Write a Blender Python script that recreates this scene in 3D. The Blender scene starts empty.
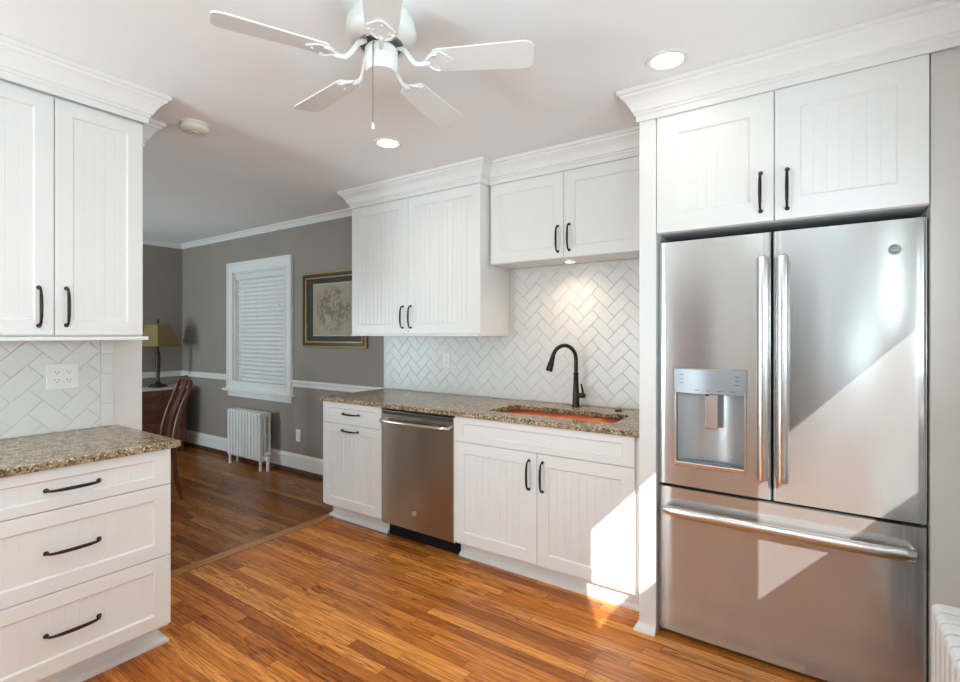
import bpy, bmesh, math, random
from mathutils import Vector, Matrix
random.seed(7)
PI = math.pi
R = math.radians
scene = bpy.context.scene
COL = scene.collection

# ------------------------------------------------------------------ camera
CAMZ = 1.3696
cam_d = bpy.data.cameras.new('camera')
cam = bpy.data.objects.new('camera', cam_d)
COL.objects.link(cam)
cam.location = (0, 0, CAMZ)
cam.rotation_euler = (PI / 2, 0, R(34.5408))
cam_d.sensor_fit = 'HORIZONTAL'
cam_d.sensor_width = 36
cam_d.lens = 499.3177 / 960 * 36
cam_d.shift_x = (480 - 477.7107) / 960
cam_d.shift_y = -(341 - 334.5089) / 960
cam_d.clip_start = 0.02
scene.camera = cam

# ------------------------------------------------------------------ exposure
vs = scene.view_settings
vs.view_transform = 'Standard'
vs.look = 'None'
vs.gamma = 1
vs.use_curve_mapping = False
vs.exposure = 0.10
scene.cycles.max_bounces = 10
scene.cycles.diffuse_bounces = 6
scene.cycles.glossy_bounces = 5
scene.cycles.transparent_max_bounces = 12
scene.cycles.sample_clamp_indirect = 6
scene.cycles.use_denoising = True
scene.cycles.caustics_reflective = False
scene.cycles.caustics_refractive = False

# ------------------------------------------------------------------ world, sun, window light and added fill lamps
w = bpy.data.worlds.new('world')
scene.world = w
w.use_nodes = True
bg = w.node_tree.nodes['Background']
bg.inputs[0].default_value = (0.80, 0.90, 1.0, 1)
bg.inputs[1].default_value = 0.8

def lamp(name, kind, loc, energy, color=(1, 1, 1), direction=None, **kw):
    d = bpy.data.lights.new(name, kind)
    d.energy = energy
    d.color = color
    for k, v in kw.items():
        setattr(d, k, v)
    o = bpy.data.objects.new(name, d)
    COL.objects.link(o)
    o.location = loc
    if direction is not None:
        o.rotation_euler = Vector(direction).to_track_quat('-Z', 'Y').to_euler()
    return o

lamp('sun', 'SUN', (4, -6, 6), 9.5, (1.0, 0.95, 0.88), (-0.6, 1.0, -0.64), angle=R(0.35))
DAY = (0.70, 0.89, 0.98)     # cool window light; most lamps using it tilt up to brighten the ceiling
lamp('daylight_east', 'AREA', (0.68, 1.5, 1.45), 13, DAY, (-1, 0, .9), shape='RECTANGLE', size=1.0, size_y=0.6)
lamp('daylight_side', 'AREA', (0.72, 0.12, 1.7), 36, DAY, (-1, 0, 1.3), shape='RECTANGLE', size=0.72, size_y=0.64)
lamp('fill_rear', 'AREA', (0.80, -1.55, 1.45), 50, DAY, (-1, 0, 1.3), shape='RECTANGLE', size=1.3, size_y=1.3)  # fill lamp at the added wide window, brightens the left cabinets
lamp('fill_south', 'AREA', (-2.55, -2.68, 1.15), 95, DAY, (.1, 1, 1.1), shape='RECTANGLE', size=0.7, size_y=1.9)  # main fill lamp, added where the refrigerator does not mirror it
lamp('fill_dining', 'AREA', (-6.12, -0.92, 1.35), 72, DAY, (.25, 1, .5), shape='RECTANGLE', size=0.75, size_y=1.6)  # added fill lamp that brightens the dining room
lamp('streak_fill', 'AREA', (-4.57, -0.92, 1.2), 14, DAY, (0, 1, 0), shape='RECTANGLE', size=0.30, size_y=1.7)  # added lamp that makes a bright streak on the dishwasher
FILL_CANS = [(-1.55, .30), (-.45, .30), (-1.55, -1.25), (-.45, -1.25)]  # unseen cans added above and behind the camera as fill
for x_, y_ in FILL_CANS:
    lamp('recessed_lamp', 'SPOT', (x_, y_, 2.475), 12, (.97, .98, 1.0), (0, 0, -1), spot_size=R(165), spot_blend=.6, shadow_soft_size=.07)  # fill spots in the added cans

# ------------------------------------------------------------------ materials
def mat(name, color=(.8, .8, .8), rough=.5, metal=0.0, spec=.5, **kw):
    m = bpy.data.materials.new(name)
    m.use_nodes = True
    b = m.node_tree.nodes['Principled BSDF']
    b.inputs['Base Color'].default_value = (*color, 1)
    b.inputs['Roughness'].default_value = rough
    b.inputs['Metallic'].default_value = metal
    b.inputs['Specular IOR Level'].default_value = spec
    for k, v in kw.items():
        b.inputs[k].default_value = v
    return m

def N(m, t, **kw):
    n = m.node_tree.nodes.new(t)
    for k, v in kw.items():
        setattr(n, k, v)
    return n

def L(m, a, b):
    m.node_tree.links.new(a, b)

def math_(m, op, a, b=None, c=None):
    n = N(m, 'ShaderNodeMath', operation=op)
    for i, v in enumerate((a, b, c)):
        if v is None:
            continue
        if hasattr(v, 'is_linked'):
            L(m, v, n.inputs[i])
        else:
            n.inputs[i].default_value = v
    return n.outputs[0]

def ramp(m, fac, stops, interp='LINEAR'):
    n = N(m, 'ShaderNodeValToRGB')
    n.color_ramp.interpolation = interp
    e = n.color_ramp.elements
    while len(e) < len(stops):
        e.new(0.5)
    for i, (p, c) in enumerate(stops):
        e[i].position = p
        e[i].color = (*c, 1)
    L(m, fac, n.inputs[0])
    return n.outputs[0]

def mixc(m, fac, a, b, blend='MIX'):
    n = N(m, 'ShaderNodeMix', data_type='RGBA', blend_type=blend)
    if hasattr(fac, 'is_linked'):
        L(m, fac, n.inputs[0])
    else:
        n.inputs[0].default_value = fac
    for k, v in ((6, a), (7, b)):
        if hasattr(v, 'is_linked'):
            L(m, v, n.inputs[k])
        else:
            n.inputs[k].default_value = (*v, 1)
    return n.outputs[2]

def pb(m):
    return m.node_tree.nodes['Principled BSDF']

def coord(m, scale=(1, 1, 1), kind='Object'):
    t = N(m, 'ShaderNodeTexCoord')
    mp = N(m, 'ShaderNodeMapping')
    mp.inputs['Scale'].default_value = scale
    L(m, t.outputs[kind], mp.inputs['Vector'])
    return mp.outputs[0]

def noise(m, vec, scale, detail=3, rough=.5, dist=0.0):
    n = N(m, 'ShaderNodeTexNoise')
    n.inputs['Scale'].default_value = scale
    n.inputs['Detail'].default_value = detail
    n.inputs['Roughness'].default_value = rough
    n.inputs['Distortion'].default_value = dist
    L(m, vec, n.inputs['Vector'])
    return n.outputs[0]

def bump(m, h, strength=.2, dist=.002):
    n = N(m, 'ShaderNodeBump')
    n.inputs['Strength'].default_value = strength
    n.inputs['Distance'].default_value = dist
    L(m, h, n.inputs['Height'])
    L(m, n.outputs[0], pb(m).inputs['Normal'])

def painted(name, color, rough=.45, var=.02, sc=3.0, bumpy=0.03):
    m = mat(name, color, rough)
    v = coord(m)
    n1 = noise(m, v, sc, 4)
    lo = tuple(c * (1 - var) for c in color)
    hi = tuple(min(1, c * (1 + var)) for c in color)
    L(m, ramp(m, n1, [(.3, lo), (.7, hi)]), pb(m).inputs['Base Color'])
    if bumpy:
        bump(m, noise(m, v, 180, 2), bumpy, .001)
    return m

M = {}
M['doorway_shade'] = painted('doorway_shade_tone', (.16, .155, .15), .5, .02, 2, 0)  # dark tone stands for the shade inside an open doorway
M['cab'] = painted('cabinet_white_paint', (.80, .795, .78), .32, .01, 2, 0)
M['trim'] = painted('trim_white_paint', (.80, .79, .77), .38, .015, 3, 0)
M['ceiling'] = painted('ceiling_paint', (.88, .88, .88), .75, .02, 1.2, .05)
M['wall_white'] = painted('wall_warm_white', (.72, .70, .67), .6, .015, 2, .05)
M['wall_beige'] = painted('wall_beige', (.62, .60, .565), .6, .02, 2, .05)
M['wall_grey'] = painted('wall_greige', (.295, .255, .218), .6, .04, 2.5, .06)
M['tile'] = painted('tile_glaze', (.72, .705, .68), .28, .012, 6, 0)
M['grout'] = painted('tile_grout', (.71, .69, .66), .8, .03, 20, 0)
M['bronze'] = mat('oil_rubbed_bronze', (.035, .027, .024), .32, .75)
M['plastic'] = mat('white_plastic', (.82, .81, .78), .35)
M['ivory'] = mat('ivory_plastic', (.80, .77, .68), .4)
M['slot'] = mat('socket_slot', (.03, .03, .03), .6)
M['black'] = mat('black_plastic', (.006, .006, .007), .6, spec=.2)
M['gasket'] = mat('dark_gasket', (.03, .03, .032), .6)
M['fan'] = painted('fan_white_enamel', (.80, .80, .79), .3, .01, 4, 0)
M['vent'] = mat('motor_vent_metal', (.23, .22, .21), .4, .8)
M['chain'] = mat('chain_metal', (.25, .24, .23), .4, .7)
M['rad'] = painted('radiator_white_enamel', (.78, .775, .76), .4, .015, 9, 0)
M['gold'] = mat('gold_leaf', (.50, .31, .10), .38, .8)
M['framedark'] = mat('frame_black_brown', (.035, .024, .018), .35)
M['matboard'] = painted('dark_mat_board', (.028, .030, .033), .8, .1, 30, 0)
M['matline'] = mat('cream_mat_line', (.62, .55, .43), .8)
M['blind'] = painted('blind_slat', (.74, .73, .71), .5, .01, 4, 0)
M['sinkmetal'] = mat('copper_sink', (.78, .21, .09), .38, .55)
M['glow'] = mat('lamp_lens', (1, .9, .75), .5)
g = pb(M['glow']); g.inputs['Emission Color'].default_value = (1, .86, .66, 1); g.inputs['Emission Strength'].default_value = 7.0
M['marble'] = painted('pale_stone_top', (.66, .62, .57), .3, .08, 12, 0)
M['lampbase'] = painted('lamp_dark_bronze', (.05, .038, .026), .4, .3, 30, 0)
pb(M['lampbase']).inputs['Metallic'].default_value = .4
M['badge'] = mat('badge_grey', (.18, .18, .185), .35, .5)
M['badge_light'] = mat('badge_silver', (.62, .62, .63), .3, .9)
M['shade'] = painted('lamp_shade_fabric', (.25, .18, .07), .8, .1, 60, .2)

def granite():
    m = mat('granite', rough=.20, spec=.35)
    v = coord(m)
    a = noise(m, v, 26, 5, .65)
    basec = ramp(m, a, [(.30, (.13, .080, .038)), (.46, (.30, .20, .105)), (.6, (.42, .30, .17)), (.75, (.54, .42, .27))])
    vo = N(m, 'ShaderNodeTexVoronoi'); vo.inputs['Scale'].default_value = 150
    L(m, v, vo.inputs['Vector'])
    sep = N(m, 'ShaderNodeSeparateColor'); L(m, vo.outputs['Color'], sep.inputs[0])
    fl = ramp(m, sep.outputs[0], [(0, (0, 0, 0)), (.74, (0, 0, 0)), (.78, (.9, .9, .9))], 'LINEAR')
    c = mixc(m, fl, basec, (.035, .027, .022))
    fl2 = ramp(m, sep.outputs[1], [(0, (0, 0, 0)), (.84, (0, 0, 0)), (.88, (.8, .8, .8))])
    c = mixc(m, fl2, c, (.66, .60, .50))
    n2 = noise(m, v, 11, 3, .6, .6)
    fl3 = ramp(m, n2, [(.55, (0, 0, 0)), (.70, (.75, .75, .75))])
    c = mixc(m, fl3, c, (.20, .15, .10))
    L(m, c, pb(m).inputs['Base Color'])
    return m
M['granite'] = granite()

def wood_floor(name, tint=1.0):
    m = mat(name, rough=.22, spec=.32)
    g = N(m, 'ShaderNodeNewGeometry')
    s = N(m, 'ShaderNodeSeparateXYZ'); L(m, g.outputs['Position'], s.inputs[0])
    X, Y = s.outputs[0], s.outputs[1]
    W_, L_ = .057, .82
    yr = math_(m, 'DIVIDE', Y, W_)
    row = math_(m, 'FLOOR', yr)
    wn = N(m, 'ShaderNodeTexWhiteNoise', noise_dimensions='1D'); L(m, row, wn.inputs['W'])
    off = math_(m, 'MULTIPLY', wn.outputs[0], 7.3)
    xr = math_(m, 'ADD', math_(m, 'DIVIDE', X, L_), off)
    cell = math_(m, 'FLOOR', xr)
    cb = N(m, 'ShaderNodeCombineXYZ'); L(m, row, cb.inputs[0]); L(m, cell, cb.inputs[1])
    wn2 = N(m, 'ShaderNodeTexWhiteNoise', noise_dimensions='2D'); L(m, cb.outputs[0], wn2.inputs['Vector'])
    rid = wn2.outputs[0]
    sc = N(m, 'ShaderNodeSeparateColor'); L(m, wn2.outputs[1], sc.inputs[0])
    # grain coordinates, shifted for every board
    gx = math_(m, 'ADD', X, math_(m, 'MULTIPLY', rid, 37.0))
    gy = math_(m, 'ADD', Y, math_(m, 'MULTIPLY', sc.outputs[1], 11.0))
    gv = N(m, 'ShaderNodeCombineXYZ'); L(m, gx, gv.inputs[0]); L(m, gy, gv.inputs[1])
    mp = N(m, 'ShaderNodeMapping'); mp.inputs['Scale'].default_value = (2.2, 24, 1); L(m, gv.outputs[0], mp.inputs[0])
    warp = noise(m, mp.outputs[0], 1.0, 2, .5)
    rings = math_(m, 'FRACT', math_(m, 'MULTIPLY', warp, 8.0))
    rings = math_(m, 'ABSOLUTE', math_(m, 'SUBTRACT', math_(m, 'MULTIPLY', rings, 2.0), 1.0))
    cath = ramp(m, rings, [(0.0, (0, 0, 0)), (.58, (.05, .05, .05)), (.95, (1, 1, 1))])
    mp2 = N(m, 'ShaderNodeMapping'); mp2.inputs['Scale'].default_value = (7, 190, 1); L(m, gv.outputs[0], mp2.inputs[0])
    fine = noise(m, mp2.outputs[0], 1.0, 3, .6)
    base = ramp(m, rid, [(0, (.38, .108, .017)), (.25, (.58, .180, .029)), (.65, (.76, .262, .048)), (1, (.92, .375, .082))])
    c = mixc(m, math_(m, 'MULTIPLY', cath, math_(m, 'MAXIMUM', math_(m, 'MULTIPLY_ADD', sc.outputs[2], 1.5, -.6), .10)), base, (.15, .042, .009))
    f2 = ramp(m, fine, [(.32, (.52, .48, .45)), (.55, (1, 1, 1)), (.8, (1.12, 1.12, 1.12))])
    c = mixc(m, .85, c, f2, 'MULTIPLY')
    mp3 = N(m, 'ShaderNodeMapping'); mp3.inputs['Scale'].default_value = (3.2, 70, 1); L(m, gv.outputs[0], mp3.inputs[0])
    st = noise(m, mp3.outputs[0], 1.0, 3, .6)
    c = mixc(m, .9, c, ramp(m, st, [(.34, (.50, .42, .34)), (.50, (1, 1, 1)), (.7, (1.12, 1.12, 1.12))]), 'MULTIPLY')
    fy = math_(m, 'FRACT', yr)
    ey = math_(m, 'MINIMUM', fy, math_(m, 'SUBTRACT', 1.0, fy))
    fx = math_(m, 'FRACT', xr)
    ex = math_(m, 'MULTIPLY', math_(m, 'MINIMUM', fx, math_(m, 'SUBTRACT', 1.0, fx)), L_ / W_)
    ed = math_(m, 'MINIMUM', ey, ex)
    gap = ramp(m, ed, [(0, (.30, .26, .24)), (.035, (1, 1, 1))])
    c = mixc(m, 1.0, c, gap, 'MULTIPLY')
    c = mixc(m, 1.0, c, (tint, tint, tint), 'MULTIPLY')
    L(m, c, pb(m).inputs['Base Color'])
    L(m, ramp(m, fine, [(.3, (.36, .36, .36)), (.7, (.25, .25, .25))]), pb(m).inputs['Roughness'])
    return m
M['floor'] = wood_floor('oak_strip_floor')
M['floor_dining'] = wood_floor('oak_strip_floor_dark', .52)  # tint holds a darker stain and the dining room's dimmer light

def wood(name, dark, light, axis=(2, 30, 30), rough=.3):
    m = mat(name, rough=rough)
    v = coord(m, axis)
    n1 = noise(m, v, 1.5, 5, .6, .6)
    L(m, ramp(m, n1, [(.3, dark), (.7, light)]), pb(m).inputs['Base Color'])
    return m
M['strip'] = wood('threshold_oak', (.38, .155, .042), (.54, .25, .08), (60, 3, 3), .25)
M['desk'] = wood('desk_walnut', (.075, .022, .010), (.21, .075, .03), (20, 3, 20))
M['chair'] = wood('chair_mahogany', (.055, .016, .008), (.16, .05, .022), (25, 25, 4), .25)
M['shoe'] = wood('floor_shoe_oak', (.07, .025, .01), (.14, .05, .02), (3, 30, 30), .3)
M['seat'] = painted('seat_fabric', (.30, .22, .14), .9, .2, 40, .1)

def steel(name, base, rough, aniso, streak=.1, scatter=.18, wide=(.76, .78, .80)):
    m = mat(name, base, rough, 1.0)
    v = coord(m, (1.5, 1.5, 260))
    n1 = noise(m, v, 1.0, 3, .6)
    L(m, ramp(m, n1, [(.3, tuple(c * (1 - streak) for c in base)), (.7, base)]), pb(m).inputs['Base Color'])
    pb(m).inputs['Anisotropic'].default_value = aniso
    pb(m).inputs['Anisotropic Rotation'].default_value = .25
    t = N(m, 'ShaderNodeTangent', direction_type='RADIAL', axis='Z')
    L(m, t.outputs[0], pb(m).inputs['Tangent'])
    # a weak wide lobe: the scatter of the brushed grain, which shows where direct sun falls
    b2 = N(m, 'ShaderNodeBsdfPrincipled')
    b2.inputs['Base Color'].default_value = (*wide, 1); b2.inputs['Metallic'].default_value = 0; b2.inputs['Roughness'].default_value = .6
    mx = N(m, 'ShaderNodeMixShader'); mx.inputs[0].default_value = scatter
    out = m.node_tree.nodes['Material Output']
    L(m, pb(m).outputs[0], mx.inputs[1]); L(m, b2.outputs[0], mx.inputs[2]); L(m, mx.outputs[0], out.inputs[0])
    return m
M['steel'] = steel('brushed_stainless', (.55, .545, .53), .17, .8, .025)
M['steel_dw'] = steel('brushed_stainless_floor_reflection', (.40, .33, .26), .22, .85, .04, .06, (.45, .38, .30))  # brown reflection of the floor put into the base colour
M['handle_steel'] = mat('satin_steel', (.72, .71, .70), .2, 1.0)
M['disp'] = mat('dispenser_grey', (.50, .53, .56), .28, .6)
M['disp_panel'] = mat('dispenser_panel', (.36, .38, .40), .38, .7)

def glass():
    m = bpy.data.materials.new('pane_glass'); m.use_nodes = True
    nt = m.node_tree
    nt.nodes.remove(nt.nodes['Principled BSDF'])
    o = nt.nodes['Material Output']
    mx = nt.nodes.new('ShaderNodeMixShader')
    lw = nt.nodes.new('ShaderNodeLayerWeight'); lw.inputs[0].default_value = .5
    pw = nt.nodes.new('ShaderNodeMath'); pw.operation = 'POWER'; pw.inputs[1].default_value = 5
    fr = nt.nodes.new('ShaderNodeMath'); fr.operation = 'MULTIPLY_ADD'; fr.inputs[1].default_value = .94; fr.inputs[2].default_value = .04
    nt.links.new(lw.outputs['Facing'], pw.inputs[0]); nt.links.new(pw.outputs[0], fr.inputs[0])
    t = nt.nodes.new('ShaderNodeBsdfTransparent'); gl = nt.nodes.new('ShaderNodeBsdfGlossy'); gl.inputs['Roughness'].default_value = .02
    nt.links.new(fr.outputs[0], mx.inputs[0]); nt.links.new(t.outputs[0], mx.inputs[1]); nt.links.new(gl.outputs[0], mx.inputs[2])
    nt.links.new(mx.outputs[0], o.inputs[0])
    return m
M['glass'] = glass()

def print_mat():
    m = mat('aged_botanical_print', (.5, .4, .28), .7)
    v = coord(m)
    a = noise(m, v, 16, 4, .6, 1.2)
    g = N(m, 'ShaderNodeTexGradient', gradient_type='SPHERICAL')
    mp = N(m, 'ShaderNodeMapping'); mp.inputs['Scale'].default_value = (3.6, 1, 4.2)
    t = N(m, 'ShaderNodeTexCoord'); L(m, t.outputs['Object'], mp.inputs[0]); L(m, mp.outputs[0], g.inputs[0])
    k = math_(m, 'MULTIPLY', ramp(m, a, [(.46, (0, 0, 0)), (.54, (1, 1, 1))]), ramp(m, g.outputs[1], [(.05, (0, 0, 0)), (.3, (1, 1, 1))]))
    bgc = ramp(m, noise(m, v, 5, 3), [(.3, (.42, .33, .22)), (.7, (.52, .43, .30))])
    L(m, mixc(m, math_(m, 'MULTIPLY', k, .75), bgc, (.14, .11, .06)), pb(m).inputs['Base Color'])
    return m
M['print'] = print_mat()

# ------------------------------------------------------------------ mesh helpers
def obj(name, bm, m, parent=None, loc=(0, 0, 0), rot=(0, 0, 0), bevel=0, smooth=None, seg=2):
    me = bpy.data.meshes.new(name)
    bmesh.ops.recalc_face_normals(bm, faces=bm.faces)
    bm.to_mesh(me); bm.free()
    o = bpy.data.objects.new(name, me)
    COL.objects.link(o)
    o.location = loc; o.rotation_euler = rot
    if parent is not None:
        o.parent = parent
    if m is not None:
        me.materials.append(m)
    if bevel:
        b = o.modifiers.new('bevel', 'BEVEL'); b.width = bevel; b.segments = seg; b.limit_method = 'ANGLE'; b.angle_limit = R(40)
    if smooth is not None:
        for p in me.polygons:
            p.use_smooth = True
        me.set_sharp_from_angle(angle=R(smooth))
    return o

def tag(o, label=None, cat=None, group=None, kind=None):
    if label: o['label'] = label
    if cat: o['category'] = cat
    if group: o['group'] = group
    if kind: o['kind'] = kind
    return o

def thing(name, label, cat, loc=(0, 0, 0), rz=0, group=None):
    o = bpy.data.objects.new(name, None)
    COL.objects.link(o)
    o.empty_display_size = .1
    o.location = loc; o.rotation_euler = (0, 0, rz)
    return tag(o, label, cat, group)

def struct(name, bm, m, label=None, **kw):
    o = obj(name, bm, m, **kw)
    o['kind'] = 'structure'
    if label: o['label'] = label
    return o

def structroot(name, label, loc=(0, 0, 0), rz=0):
    o = thing(name, label, None, loc, rz)
    o['kind'] = 'structure'
    return o

def BM():
    return bmesh.new()

def box(bm, x0, x1, y0, y1, z0, z1):
    vs_ = [bm.verts.new((x, y, z)) for z in (z0, z1) for y in (y0, y1) for x in (x0, x1)]
    for f in ((0, 2, 3, 1), (4, 5, 7, 6), (0, 1, 5, 4), (2, 6, 7, 3), (0, 4, 6, 2), (1, 3, 7, 5)):
        bm.faces.new([vs_[i] for i in f])
    return bm

def bx(*a):
    return box(BM(), *a)

def frame_xz(bm, x0, x1, z0, z1, t, y0, y1, tb=None):
    """a rectangular ring in the xz plane, t wide"""
    tb = t if tb is None else tb
    o = [(x0, z0), (x1, z0), (x1, z1), (x0, z1)]
    i = [(x0 + t, z0 + tb), (x1 - t, z0 + tb), (x1 - t, z1 - t), (x0 + t, z1 - t)]
    vo = [[bm.verts.new((p[0], y, p[1])) for p in ring] for ring in (o, i) for y in (y0, y1)]
    of, ob, if_, ib = vo
    for k in range(4):
        j = (k + 1) % 4
        bm.faces.new((of[k], of[j], if_[j], if_[k]))
        bm.faces.new((ob[j], ob[k], ib[k], ib[j]))
        bm.faces.new((of[j], of[k], ob[k], ob[j]))
        bm.faces.new((if_[k], if_[j], ib[j], ib[k]))
    return bm

def lathe(bm, prof, n=24, cap=True, c=(0, 0), a0=0):
    rings = []
    for r, z in prof:
        if r < 1e-5:
            rings.append([bm.verts.new((c[0], c[1], z))])
        else:
            rings.append([bm.verts.new((c[0] + r * math.cos(a0 + 2 * PI * k / n), c[1] + r * math.sin(a0 + 2 * PI * k / n), z)) for k in range(n)])
    for a, b in zip(rings, rings[1:]):
        for k in range(n):
            j = (k + 1) % n
            if len(a) == 1 and len(b) == 1:
                continue
            if len(a) == 1:
                bm.faces.new((a[0], b[k], b[j]))
            elif len(b) == 1:
                bm.faces.new((a[k], a[j], b[0]))
            else:
                bm.faces.new((a[k], a[j], b[j], b[k]))
    if cap:
        for r_ in (rings[0], rings[-1]):
            if len(r_) > 1:
                bm.faces.new(r_)
    return bm

def cyl(bm, p0, p1, r0, r1=None, n=16):
    return tube(bm, [p0, p1], [r0, r0 if r1 is None else r1], n)

def tube(bm, pts, rad, n=10, flat=1.0, up=None):
    """a tube along points; flat scales the second axis of its section"""
    pts = [Vector(p) for p in pts]
    if not hasattr(rad, '__len__'):
        rad = [rad] * len(pts)
    rings = []
    prev = None
    for i, p in enumerate(pts):
        t = (pts[min(i + 1, len(pts) - 1)] - pts[max(i - 1, 0)]).normalized()
        if prev is None:
            ref = Vector(up) if up else (Vector((0, 0, 1)) if abs(t.z) < .9 else Vector((1, 0, 0)))
            u = (ref - t * ref.dot(t)).normalized()
        else:
            u = (prev - t * prev.dot(t)).normalized()
        prev = u
        v = t.cross(u)
        rings.append([bm.verts.new(p + (u * math.cos(2 * PI * k / n) + v * math.sin(2 * PI * k / n) * flat) * rad[i]) for k in range(n)])
    for a, b in zip(rings, rings[1:]):
        for k in range(n):
            j = (k + 1) % n
            bm.faces.new((a[k], a[j], b[j], b[k]))
    bm.faces.new(rings[0]); bm.faces.new(rings[-1])
    return bm

def sweep(bm, path, prof, z0=0.0):
    """moulding along a plan polyline; profile (out, up), out = to the right of the path; mitred corners, closed ends"""
    pts = [Vector((p[0], p[1])) for p in path]
    n = len(pts)
    rows = []
    for i in range(n):
        d0 = (pts[i] - pts[i - 1]).normalized() if i else None
        d1 = (pts[i + 1] - pts[i]).normalized() if i < n - 1 else None
        if d0 is None: d0 = d1
        if d1 is None: d1 = d0
        n0 = Vector((d0.y, -d0.x)); n1 = Vector((d1.y, -d1.x))
        b = (n0 + n1)
        b = b / max(1e-6, b.dot(n0))
        rows.append([bm.verts.new((pts[i].x + b.x * o, pts[i].y + b.y * o, z0 + u)) for o, u in prof])
    for a, c in zip(rows, rows[1:]):
        for k in range(len(prof)):
            j = (k + 1) % len(prof)
            bm.faces.new((a[k], a[j], c[j], c[k]))
    bm.faces.new(rows[0]); bm.faces.new(rows[-1])
    return bm

def extrude_poly(bm, poly, axis, a, b):
    """poly in the two other axes (in xyz order) extruded along axis from a to b"""
    def P(u, v, t):
        return {'x': (t, u, v), 'y': (u, t, v), 'z': (u, v, t)}[axis]
    A = [bm.verts.new(P(u, v, a)) for u, v in poly]
    B = [bm.verts.new(P(u, v, b)) for u, v in poly]
    n = len(poly)
    for k in range(n):
        j = (k + 1) % n
        bm.faces.new((A[k], A[j], B[j], B[k]))
    bm.faces.new(A); bm.faces.new(B)
    return bm

def clip_poly(poly, x0, x1, y0, y1):
    for ax, lim, sgn in ((0, x0, 1), (0, x1, -1), (1, y0, 1), (1, y1, -1)):
        out = []
        for i in range(len(poly)):
            p, q = poly[i - 1], poly[i]
            dp, dq = (p[ax] - lim) * sgn, (q[ax] - lim) * sgn
            if (dp >= 0) != (dq >= 0):
                t = dp / (dp - dq)
                out.append((p[0] + (q[0] - p[0]) * t, p[1] + (q[1] - p[1]) * t))
            if dq >= 0:
                out.append(q)
        poly = out
        if len(poly) < 3:
            return []
    return poly

def inset_poly(poly, d):
    n = len(poly)
    area = sum(poly[i - 1][0] * poly[i][1] - poly[i][0] * poly[i - 1][1] for i in range(n))
    if area < 0:
        poly = poly[::-1]
    lines = []
    for i in range(n):
        p, q = Vector(poly[i]), Vector(poly[(i + 1) % n])
        e = q - p
        if e.length < 1e-5:
            return []
        e.normalize()
        nn = Vector((-e.y, e.x))
        lines.append((p + nn * d, e))
    out = []
    for i in range(n):
        p, e = lines[i - 1]; q, f = lines[i]
        den = e.x * f.y - e.y * f.x
        if abs(den) < 1e-6:
            return []
        t = ((q.x - p.x) * f.y - (q.y - p.y) * f.x) / den
        out.append((p.x + e.x * t, p.y + e.y * t))
    # shrunk away?
    a2 = sum(out[i - 1][0] * out[i][1] - out[i][0] * out[i - 1][1] for i in range(n))
    if a2 <= 1e-6:
        return []
    return out

def herringbone(x0, x1, z0, z1, W, off=(0, 0), th=.006):
    """herringbone tiles in local xz plane, faces towards -y, y from 0 (back) to -th"""
    bm = BM()
    c45 = math.sqrt(.5)
    ext = (x1 - x0) + (z1 - z0) + 1
    nmax = int(ext / W) + 4
    for i in range(-nmax, nmax):
        for j in range(-nmax, nmax):
            c = (i - j) % 4
            if c == 0: rect = (i, i + 2, j, j + 1)
            elif c == 3: rect = (i, i + 1, j, j + 2)
            else: continue
            pts = [(rect[0], rect[2]), (rect[1], rect[2]), (rect[1], rect[3]), (rect[0], rect[3])]
            pts = [((p[0] - p[1]) * c45 * W + (x0 + x1) / 2 + off[0], (p[0] + p[1]) * c45 * W + (z0 + z1) / 2 + off[1]) for p in pts]
            if max(p[0] for p in pts) < x0 or min(p[0] for p in pts) > x1 or max(p[1] for p in pts) < z0 or min(p[1] for p in pts) > z1:
                continue
            poly = clip_poly(pts, x0, x1, z0, z1)
            if len(poly) < 3: continue
            a = inset_poly(poly, .0006)
            if not a: continue
            b = inset_poly(a, .0022)
            A0 = [bm.verts.new((p[0], 0, p[1])) for p in a]
            A1 = [bm.verts.new((p[0], -th + .0016, p[1])) for p in a]
            n = len(a)
            for k in range(n):
                bm.faces.new((A0[k], A0[(k + 1) % n], A1[(k + 1) % n], A1[k]))
            if b and len(b) == n:
                B = [bm.verts.new((p[0], -th, p[1])) for p in b]
                for k in range(n):
                    bm.faces.new((A1[k], A1[(k + 1) % n], B[(k + 1) % n], B[k]))
                bm.faces.new(B)
            else:
                bm.faces.new(A1)
    return bm

CROWN = [(0, 0), (.010, 0), (.010, .026), (.017, .030), (.017, .040), (.024, .044), (.030, .058), (.041, .078), (.056, .096), (.066, .104), (.069, .112), (.080, .116), (.080, .1345), (0, .1345)]
SMALL_CROWN = [(0, 0), (.008, 0), (.010, .010), (.018, .016), (.030, .034), (.044, .044), (.048, .047), (.048, .055), (0, .055)]
CEIL = 2.49

# ------------------------------------------------------------------ structure: room shell
WN = 3.05           # north wall surface
WW = -2.946         # kitchen west wall surface
XD = -6.583         # dining west wall
XE = 0.50           # east wall surface
YS = -2.40          # south wall
struct('floor_dining', bx(XD - .15, -3.055, YS - .15, WN + .15, -.12, 0), M['floor_dining'], 'oak strip floor of the dining room, darkened for stain and dim light')
struct('floor', bx(-3.055, XE + .15, YS - .15, WN + .15, -.12, 0), M['floor'], 'polished orange oak strip floor of the kitchen')
struct('trim_1', bx(-3.095, -3.015, 1.16, 2.52, 0, .004), M['strip'], 'oak threshold strip set in the floor between the rooms', bevel=.0015)
struct('ceiling', bx(XD - .15, XE + .15, YS - .15, WN + .15, CEIL, CEIL + .12), M['ceiling'], 'off white ceiling')

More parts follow.
